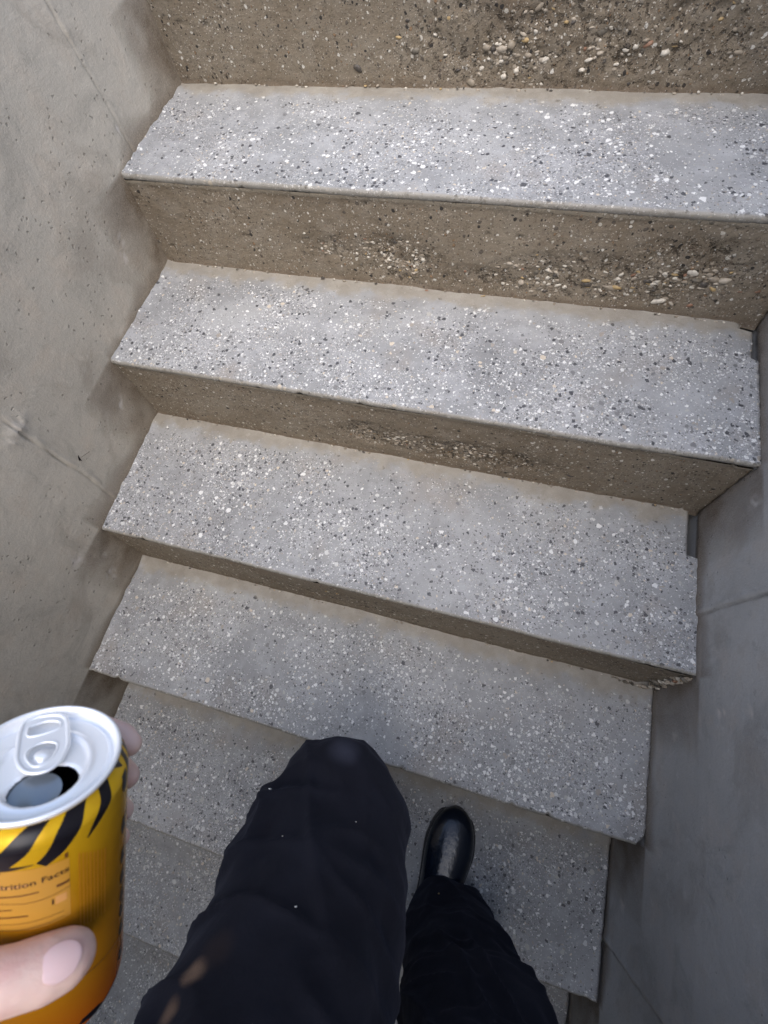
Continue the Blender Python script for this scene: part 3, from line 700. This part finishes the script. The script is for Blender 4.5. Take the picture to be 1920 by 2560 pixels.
# thumb nail: a curved plate laid on the thumb
nb = []; NS = 20
def thumb_surf(a, b):
    """a along the thumb -1..1, b across -1..1"""
    cth = -2.0 + 9.0 * a; s0 = 70.3 + 2.0 * a
    ang = b * 31
    cen = can_pt(cth, s0, RB + .0115)
    nrm = (CAM - cen).normalized(); ax_ = (can_pt(8, 73, RB) - can_pt(-6, 69.5, RB)).normalized(); nrm = (nrm - ax_ * nrm.dot(ax_)).normalized(); ac = nrm.cross(ax_)
    if ac.dot(A_) < 0: ac = -ac
    rr = .0125 - .0007 * a * a
    return cen + (nrm * math.cos(R_(ang + 1)) + ac * math.sin(R_(ang + 1))) * rr
V = []
for i in range(NS + 1):
    for j in range(NS + 1):
        a = -1 + 2 * i / NS; b = -1 + 2 * j / NS
        aa = a * math.sqrt(max(0, 1 - .50 * b * b)); b2 = b * math.sqrt(max(0, 1 - .46 * a * a))
        V.append(thumb_surf(aa, b2) + N_ * (-.0004 if max(abs(a), abs(b)) > .97 else 0))
nail = simple("thumb_nail", (.72, .50, .49), .38, 0, .5, Subsurface_Weight=.1)
link_mesh("thumb_nail", mesh(V, grid_faces(NS + 1, NS + 1), "nail"), nail.m, person)

# clothes ---------------------------------------------------------
def loft(sections, nseg=40):
    """sections: (centre, half width vector, half thickness vector)"""
    V = []
    for (c, a, b) in sections:
        for q in range(nseg):
            t = 2 * math.pi * q / nseg; V.append(c + a * math.cos(t) + b * math.sin(t))
    F = []
    for i in range(len(sections) - 1):
        for q in range(nseg):
            F.append((i * nseg + q, i * nseg + (q + 1) % nseg, (i + 1) * nseg + (q + 1) % nseg, (i + 1) * nseg + q))
    F.append(tuple(range(nseg))[::-1]); F.append(tuple(range((len(sections) - 1) * nseg, len(sections) * nseg)))
    return V, F
def add_loft(bm, secs):
    V, F = loft(secs); vs = [bm.verts.new(v) for v in V]
    for f in F: bm.faces.new([vs[i] for i in f])
def sec(c, w_, t_, axis):
    """section at c; axis = limb direction; w across the view, t along it"""
    c = Vector(c); ax = Vector(axis).normalized(); view = (c - CAM).normalized()
    a = ax.cross(view).normalized(); b = ax.cross(a).normalized(); return (c, a * w_, b * t_)
tb = bmesh.new()
# left thigh from the knee back to the hip
kx = [((.4700, -1.036, -.285), .022, .020), ((.4690, -1.050, -.281), .048, .042), ((.4700, -1.071, -.277), .071, .056), ((.4740, -1.098, -.272), .085, .065), ((.4700, -1.132, -.256), .091, .074),
      ((.4780, -1.176, -.208), .093, .082), ((.4870, -1.225, -.138), .095, .083), ((.4950, -1.270, -.068), .097, .086), ((.4930, -1.330, .020), .099, .090), ((.485, -1.39, .11), .100, .095)]
ax = Vector((0, -.31, .40))
add_loft(tb, [sec(c, w_, t_, ax if i > 3 else Vector((0, -.5, .12))) for i, (c, w_, t_) in enumerate(kx)])
# left shin hanging from the knee down to the shoe
add_loft(tb, [sec(c, w_, t_, (0.05, -.4, -1)) for c, w_, t_ in [((.458, -1.118, -.300), .055, .050), ((.458, -1.155, -.36), .062, .060), ((.458, -1.20, -.45), .062, .060), ((.456, -1.25, -.56), .060, .060), ((.455, -1.29, -.70), .062, .066)]])
# right leg: hem over the shoe up to the knee and hip
rl = [((.659, -1.338, -.714), .084, .084), ((.666, -1.333, -.66), .088, .079), ((.676, -1.328, -.58), .094, .076), ((.686, -1.328, -.48), .099, .076), ((.692, -1.332, -.38), .100, .077), ((.695, -1.34, -.28), .106, .083),
      ((.680, -1.365, -.16), .108, .090), ((.655, -1.39, -.03), .104, .093), ((.635, -1.41, .10), .102, .095)]
add_loft(tb, [(Vector(c), Vector((w_, 0, 0)), Vector((0, t_, 0))) for c, w_, t_ in rl])
blob_chain(tb, [Vector((.47, -1.43, .14)), Vector((.60, -1.43, .14))], [(.11, .105, .10), (.11, .105, .10)])
tro = remeshed(tb, .0042, 7)
co = np.empty(len(tro.vertices) * 3); tro.vertices.foreach_get("co", co); co = co.reshape(-1, 3)
no = np.empty(len(tro.vertices) * 3); tro.vertices.foreach_get("normal", no); no = no.reshape(-1, 3)
for i in range(len(co)):
    x, y, z = co[i]; f = .0065 * noise.fractal(Vector((x * 12, y * 5 + z * 9, z * 6 - y * 9)), 1, 2, 3)
    q = (x * 1.2 + z * .9 + .4 * y) * 26 + 2.2 * noise.noise(Vector((x * 4, y * 4, z * 4)))
    f += .0075 * (abs(math.sin(q)) ** 3) * max(0, noise.noise(Vector((x * 7, y * 7, z * 7))) + .25)
    # long folds pulled along the thigh and short creases across the cloth
    a1 = (.55 * y - .83 * z); b1 = x + .35 * a1; n1 = noise.noise(Vector((b1 * 17, a1 * 4.5, y * 3 + 2)))
    f += .0120 * (1 - min(1, abs(n1) * 3.0)) ** 2 * max(0, .55 + noise.noise(Vector((x * 6, y * 6, z * 6 + 9))))
    n2_ = noise.noise(Vector((b1 * 6, a1 * 22, 5.0))); f += .0050 * (1 - min(1, abs(n2_) * 4)) ** 2
    f += .006 * noise.noise(Vector((x * 11, y * 11, z * 11 + 31)))
    co[i] += no[i] * (f - .004)
tro.vertices.foreach_set("co", co.ravel()); tro.update()
s = Mat("black_trouser_cloth")
c = s.ramp(s.noise(14, 4)["Fac"], [(.3, (.005, .0055, .0095)), (.7, (.009, .010, .0165))])
def spot(c, pos, r, colr, amt, stretch=(1, 1, 1)):
    sub = s.n("ShaderNodeVectorMath", operation='SUBTRACT'); s.L(s.warp(70, .004), sub.inputs[0]); sub.inputs[1].default_value = pos
    mul = s.n("ShaderNodeVectorMath", operation='MULTIPLY'); s.L(sub.outputs[0], mul.inputs[0]); mul.inputs[1].default_value = stretch
    ln = s.n("ShaderNodeVectorMath", operation='LENGTH'); s.L(mul.outputs[0], ln.inputs[0])
    return s.mix(s.ss(ln.outputs["Value"], r * .35, r, amt, 0), c, colr)
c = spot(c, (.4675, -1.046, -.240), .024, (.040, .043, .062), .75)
TAN1 = (.4262, -1.1791, -.0744); TAN2 = (.4221, -1.193, -.0609)
c = spot(c, TAN1, .0130, (.19, .125, .085), .95); c = spot(c, (.4205, -1.1960, -.0560), .0125, (.18, .118, .08), .9)
c = spot(c, (.4348, -1.1681, -.086), .018, (.022, .016, .016), .6)
c = s.mix(s.math('MULTIPLY', s.ss(s.noise(900, 2)["Fac"], .5, .75), .35), c, (.012, .013, .018))
s.L(c, s.b.inputs["Base Color"]); s.b.inputs["Roughness"].default_value = .9; s.b.inputs["Specular IOR Level"].default_value = .15
s.b.inputs["Sheen Weight"].default_value = .06; s.b.inputs["Sheen Roughness"].default_value = .5; s.b.inputs["Sheen Tint"].default_value = (.5, .55, .8, 1)
s.L(s.bump(s.noise(1200, 2)["Fac"], .3, .0004, s.bump(s.noise(45, 4)["Fac"], .35, .004)), s.b.inputs["Normal"])
trousers = link_mesh("trousers", tro, s.m, person)
# scraps of lint caught on the cloth
lint_m = simple("pale_lint", (.62, .62, .60), .8).m; thread_m = simple("tan_thread", (.42, .30, .16), .8).m
LINTS = [((.4014, -1.0931, -.2275), .0040, .0010, lint_m), ((.4423, -1.1126, -.1654), .0013, .0005, lint_m), ((.4821, -1.1409, -.1176), .0020, .0008, lint_m), ((.625, -1.266, -.6347), .0060, .0013, thread_m), ((.503, -1.085, -.190), .0012, .0005, lint_m)]
for (p, ln, wd, m_) in LINTS:
    lm = bmesh.new(); blob_chain(lm, [Vector(p) + Vector((-.2, .3, .9)) * ln, Vector(p) + Vector((.1, .1, 0)) * ln, Vector(p) + Vector((0, -.2, -.9)) * ln], [wd * .6, wd, wd * .7], 8)
    q = Vector(p); best = min(range(len(co)), key=lambda i: (co[i][0] - q.x) ** 2 + (co[i][1] - q.y) ** 2 + (co[i][2] - q.z) ** 2)
    bmesh.ops.translate(lm, verts=lm.verts, vec=Vector(co[best]) + Vector(no[best]) * .0006 - q)
    le = bpy.data.meshes.new("lint"); lm.to_mesh(le); lm.free(); link_mesh("lint_speck", le, m_, trousers)
# jacket over trunk and arms
jb = bmesh.new()
blob_chain(jb, [Vector((.53, -1.46, .20)), Vector((.53, -1.495, .34)), Vector((.52, -1.515, .48)), Vector((.52, -1.515, .55))], [(.158, .112, .11), (.148, .108, .12), (.172, .110, .10), (.085, .070, .05)])
blob_chain(jb, [SHL, ELB, W.lerp(ELB, .42)], [.068, .055, .044]); blob_chain(jb, [SHR, ELR, WR.lerp(ELR, .25)], [.068, .055, .042])
jk = simple("dark_jacket_cloth", (.02, .02, .028), .85, 0, .2)
jk.L(jk.bump(jk.noise(60, 4)["Fac"], .4, .004), jk.b.inputs["Normal"])
link_mesh("jacket", remeshed(jb, .006, 6), jk.m, person)
# hair and face details
hm = bmesh.new(); bmesh.ops.create_uvsphere(hm, u_segments=32, v_segments=20, radius=1, matrix=Matrix.Translation(HEAD + Vector((0, -.008, .022))) @ Matrix.Diagonal((.083, .100, .112, 1)))
bmesh.ops.delete(hm, geom=[v for v in hm.verts if v.co.z < HEAD.z - .01 or (v.co.y > HEAD.y + .045 and v.co.z < HEAD.z + .07)], context='VERTS')
hme = bpy.data.meshes.new("hair"); hm.to_mesh(hme); hm.free(); link_mesh("hair", hme, simple("dark_hair", (.02, .014, .01), .6).m, person)
for sx in (-1, 1):
    em = bmesh.new(); bmesh.ops.create_uvsphere(em, u_segments=16, v_segments=10, radius=.011, matrix=Matrix.Translation(HEAD + Vector((sx * .030, .094, .012))))
    e_ = bpy.data.meshes.new("eye"); em.to_mesh(e_); em.free(); link_mesh("eye", e_, simple("eye", (.7, .68, .65), .2).m, person)
mm = bmesh.new(); bmesh.ops.create_uvsphere(mm, u_segments=16, v_segments=10, radius=1, matrix=Matrix.Translation(HEAD + Vector((0, .092, -.052))) @ Matrix.Diagonal((.024, .008, .006, 1)))
m_ = bpy.data.meshes.new("mouth"); mm.to_mesh(m_); mm.free(); link_mesh("mouth", m_, simple("lips", (.45, .2, .18), .4).m, person)

# shoes: a lasted upper with a rounded toe on a thin sole
leather = simple("black_patent_leather", (.005, .009, .018), .20, 0, .5, Coat_Weight=.0)
leather.b.inputs["Coat Roughness"].default_value = .14
leather.L(leather.bump(leather.noise(38, 4)["Fac"], .30, .004), leather.b.inputs["Normal"])
rub = simple("sole_rubber", (.012, .012, .013), .6)
def shoe(toe, heel, z0, lab):
    toe, heel = Vector(toe), Vector(heel); L = (toe - heel).length; d = (toe - heel).normalized(); sdir = Vector((d.y, -d.x, 0))
    prof = [(0.0, .020, .056), (.03, .029, .066), (.10, .034, .070), (.25, .035, .072), (.42, .037, .068), (.58, .043, .058), (.72, .0475, .050), (.84, .0425, .043), (.92, .034, .037), (.97, .023, .030), (1.0, .010, .022)]
    V = []; ns = 40
    for (t, w_, h_) in prof:
        c = heel + d * (L * t)
        for q in range(ns):
            a = 2 * math.pi * q / ns; ca, sa = math.cos(a), math.sin(a)
            x = w_ * math.copysign(abs(ca) ** .75, ca); zz = z0 + .012 + (h_ - .012) * max(0, sa) ** .8 + min(0, sa) * .006
            V.append(c + sdir * x + Vector((0, 0, zz - c.z)))
    F = grid_faces(len(prof), ns)
    for i in range(len(prof) - 1): F.append((i * ns + ns - 1, (i + 1) * ns + ns - 1, (i + 1) * ns, i * ns))
    F += [tuple(range(ns)), tuple(range((len(prof) - 1) * ns, len(prof) * ns))[::-1]]
    o = link_mesh("shoe", mesh(V, F, "shoe"), leather.m, person)
    sub = o.modifiers.new("s", 'SUBSURF'); sub.levels = 1; sub.render_levels = 1
    if lab: o["label"] = lab
    bm = bmesh.new(); rng_ = []
    for q in range(64):
        a = 2 * math.pi * q / 64; t = .5 + .5 * math.sin(a)
        w_ = np.interp(t, [p[0] for p in prof], [p[1] for p in prof]) + .0022
        c = heel + d * (L * t) * 1.0; x = w_ * (1 if math.cos(a) > 0 else -1) * min(1, abs(math.cos(a)) ** .3 if t < .06 or t > .95 else 1)
        if abs(math.cos(a)) < 1e-6: x = 0
        rng_.append(c + sdir * x)
    lo_ = [bm.verts.new((p.x, p.y, z0 + .001)) for p in rng_]; up = [bm.verts.new((p.x, p.y, z0 + .011)) for p in rng_]
    bm.faces.new(up); bm.faces.new(lo_[::-1])
    for q in range(64): bm.faces.new((lo_[q], lo_[(q + 1) % 64], up[(q + 1) % 64], up[q]))
    sm = bpy.data.meshes.new("sole"); bm.to_mesh(sm); bm.free(); so_ = link_mesh("sole", sm, rub.m, o, smooth=False)
    return o
shoe((.642, -1.150, 0), (.622, -1.400, 0), zT[5], "glossy black right shoe with a rounded toe")
shoe((.440, -1.190, 0), (.462, -1.430, 0), zT[5], None)
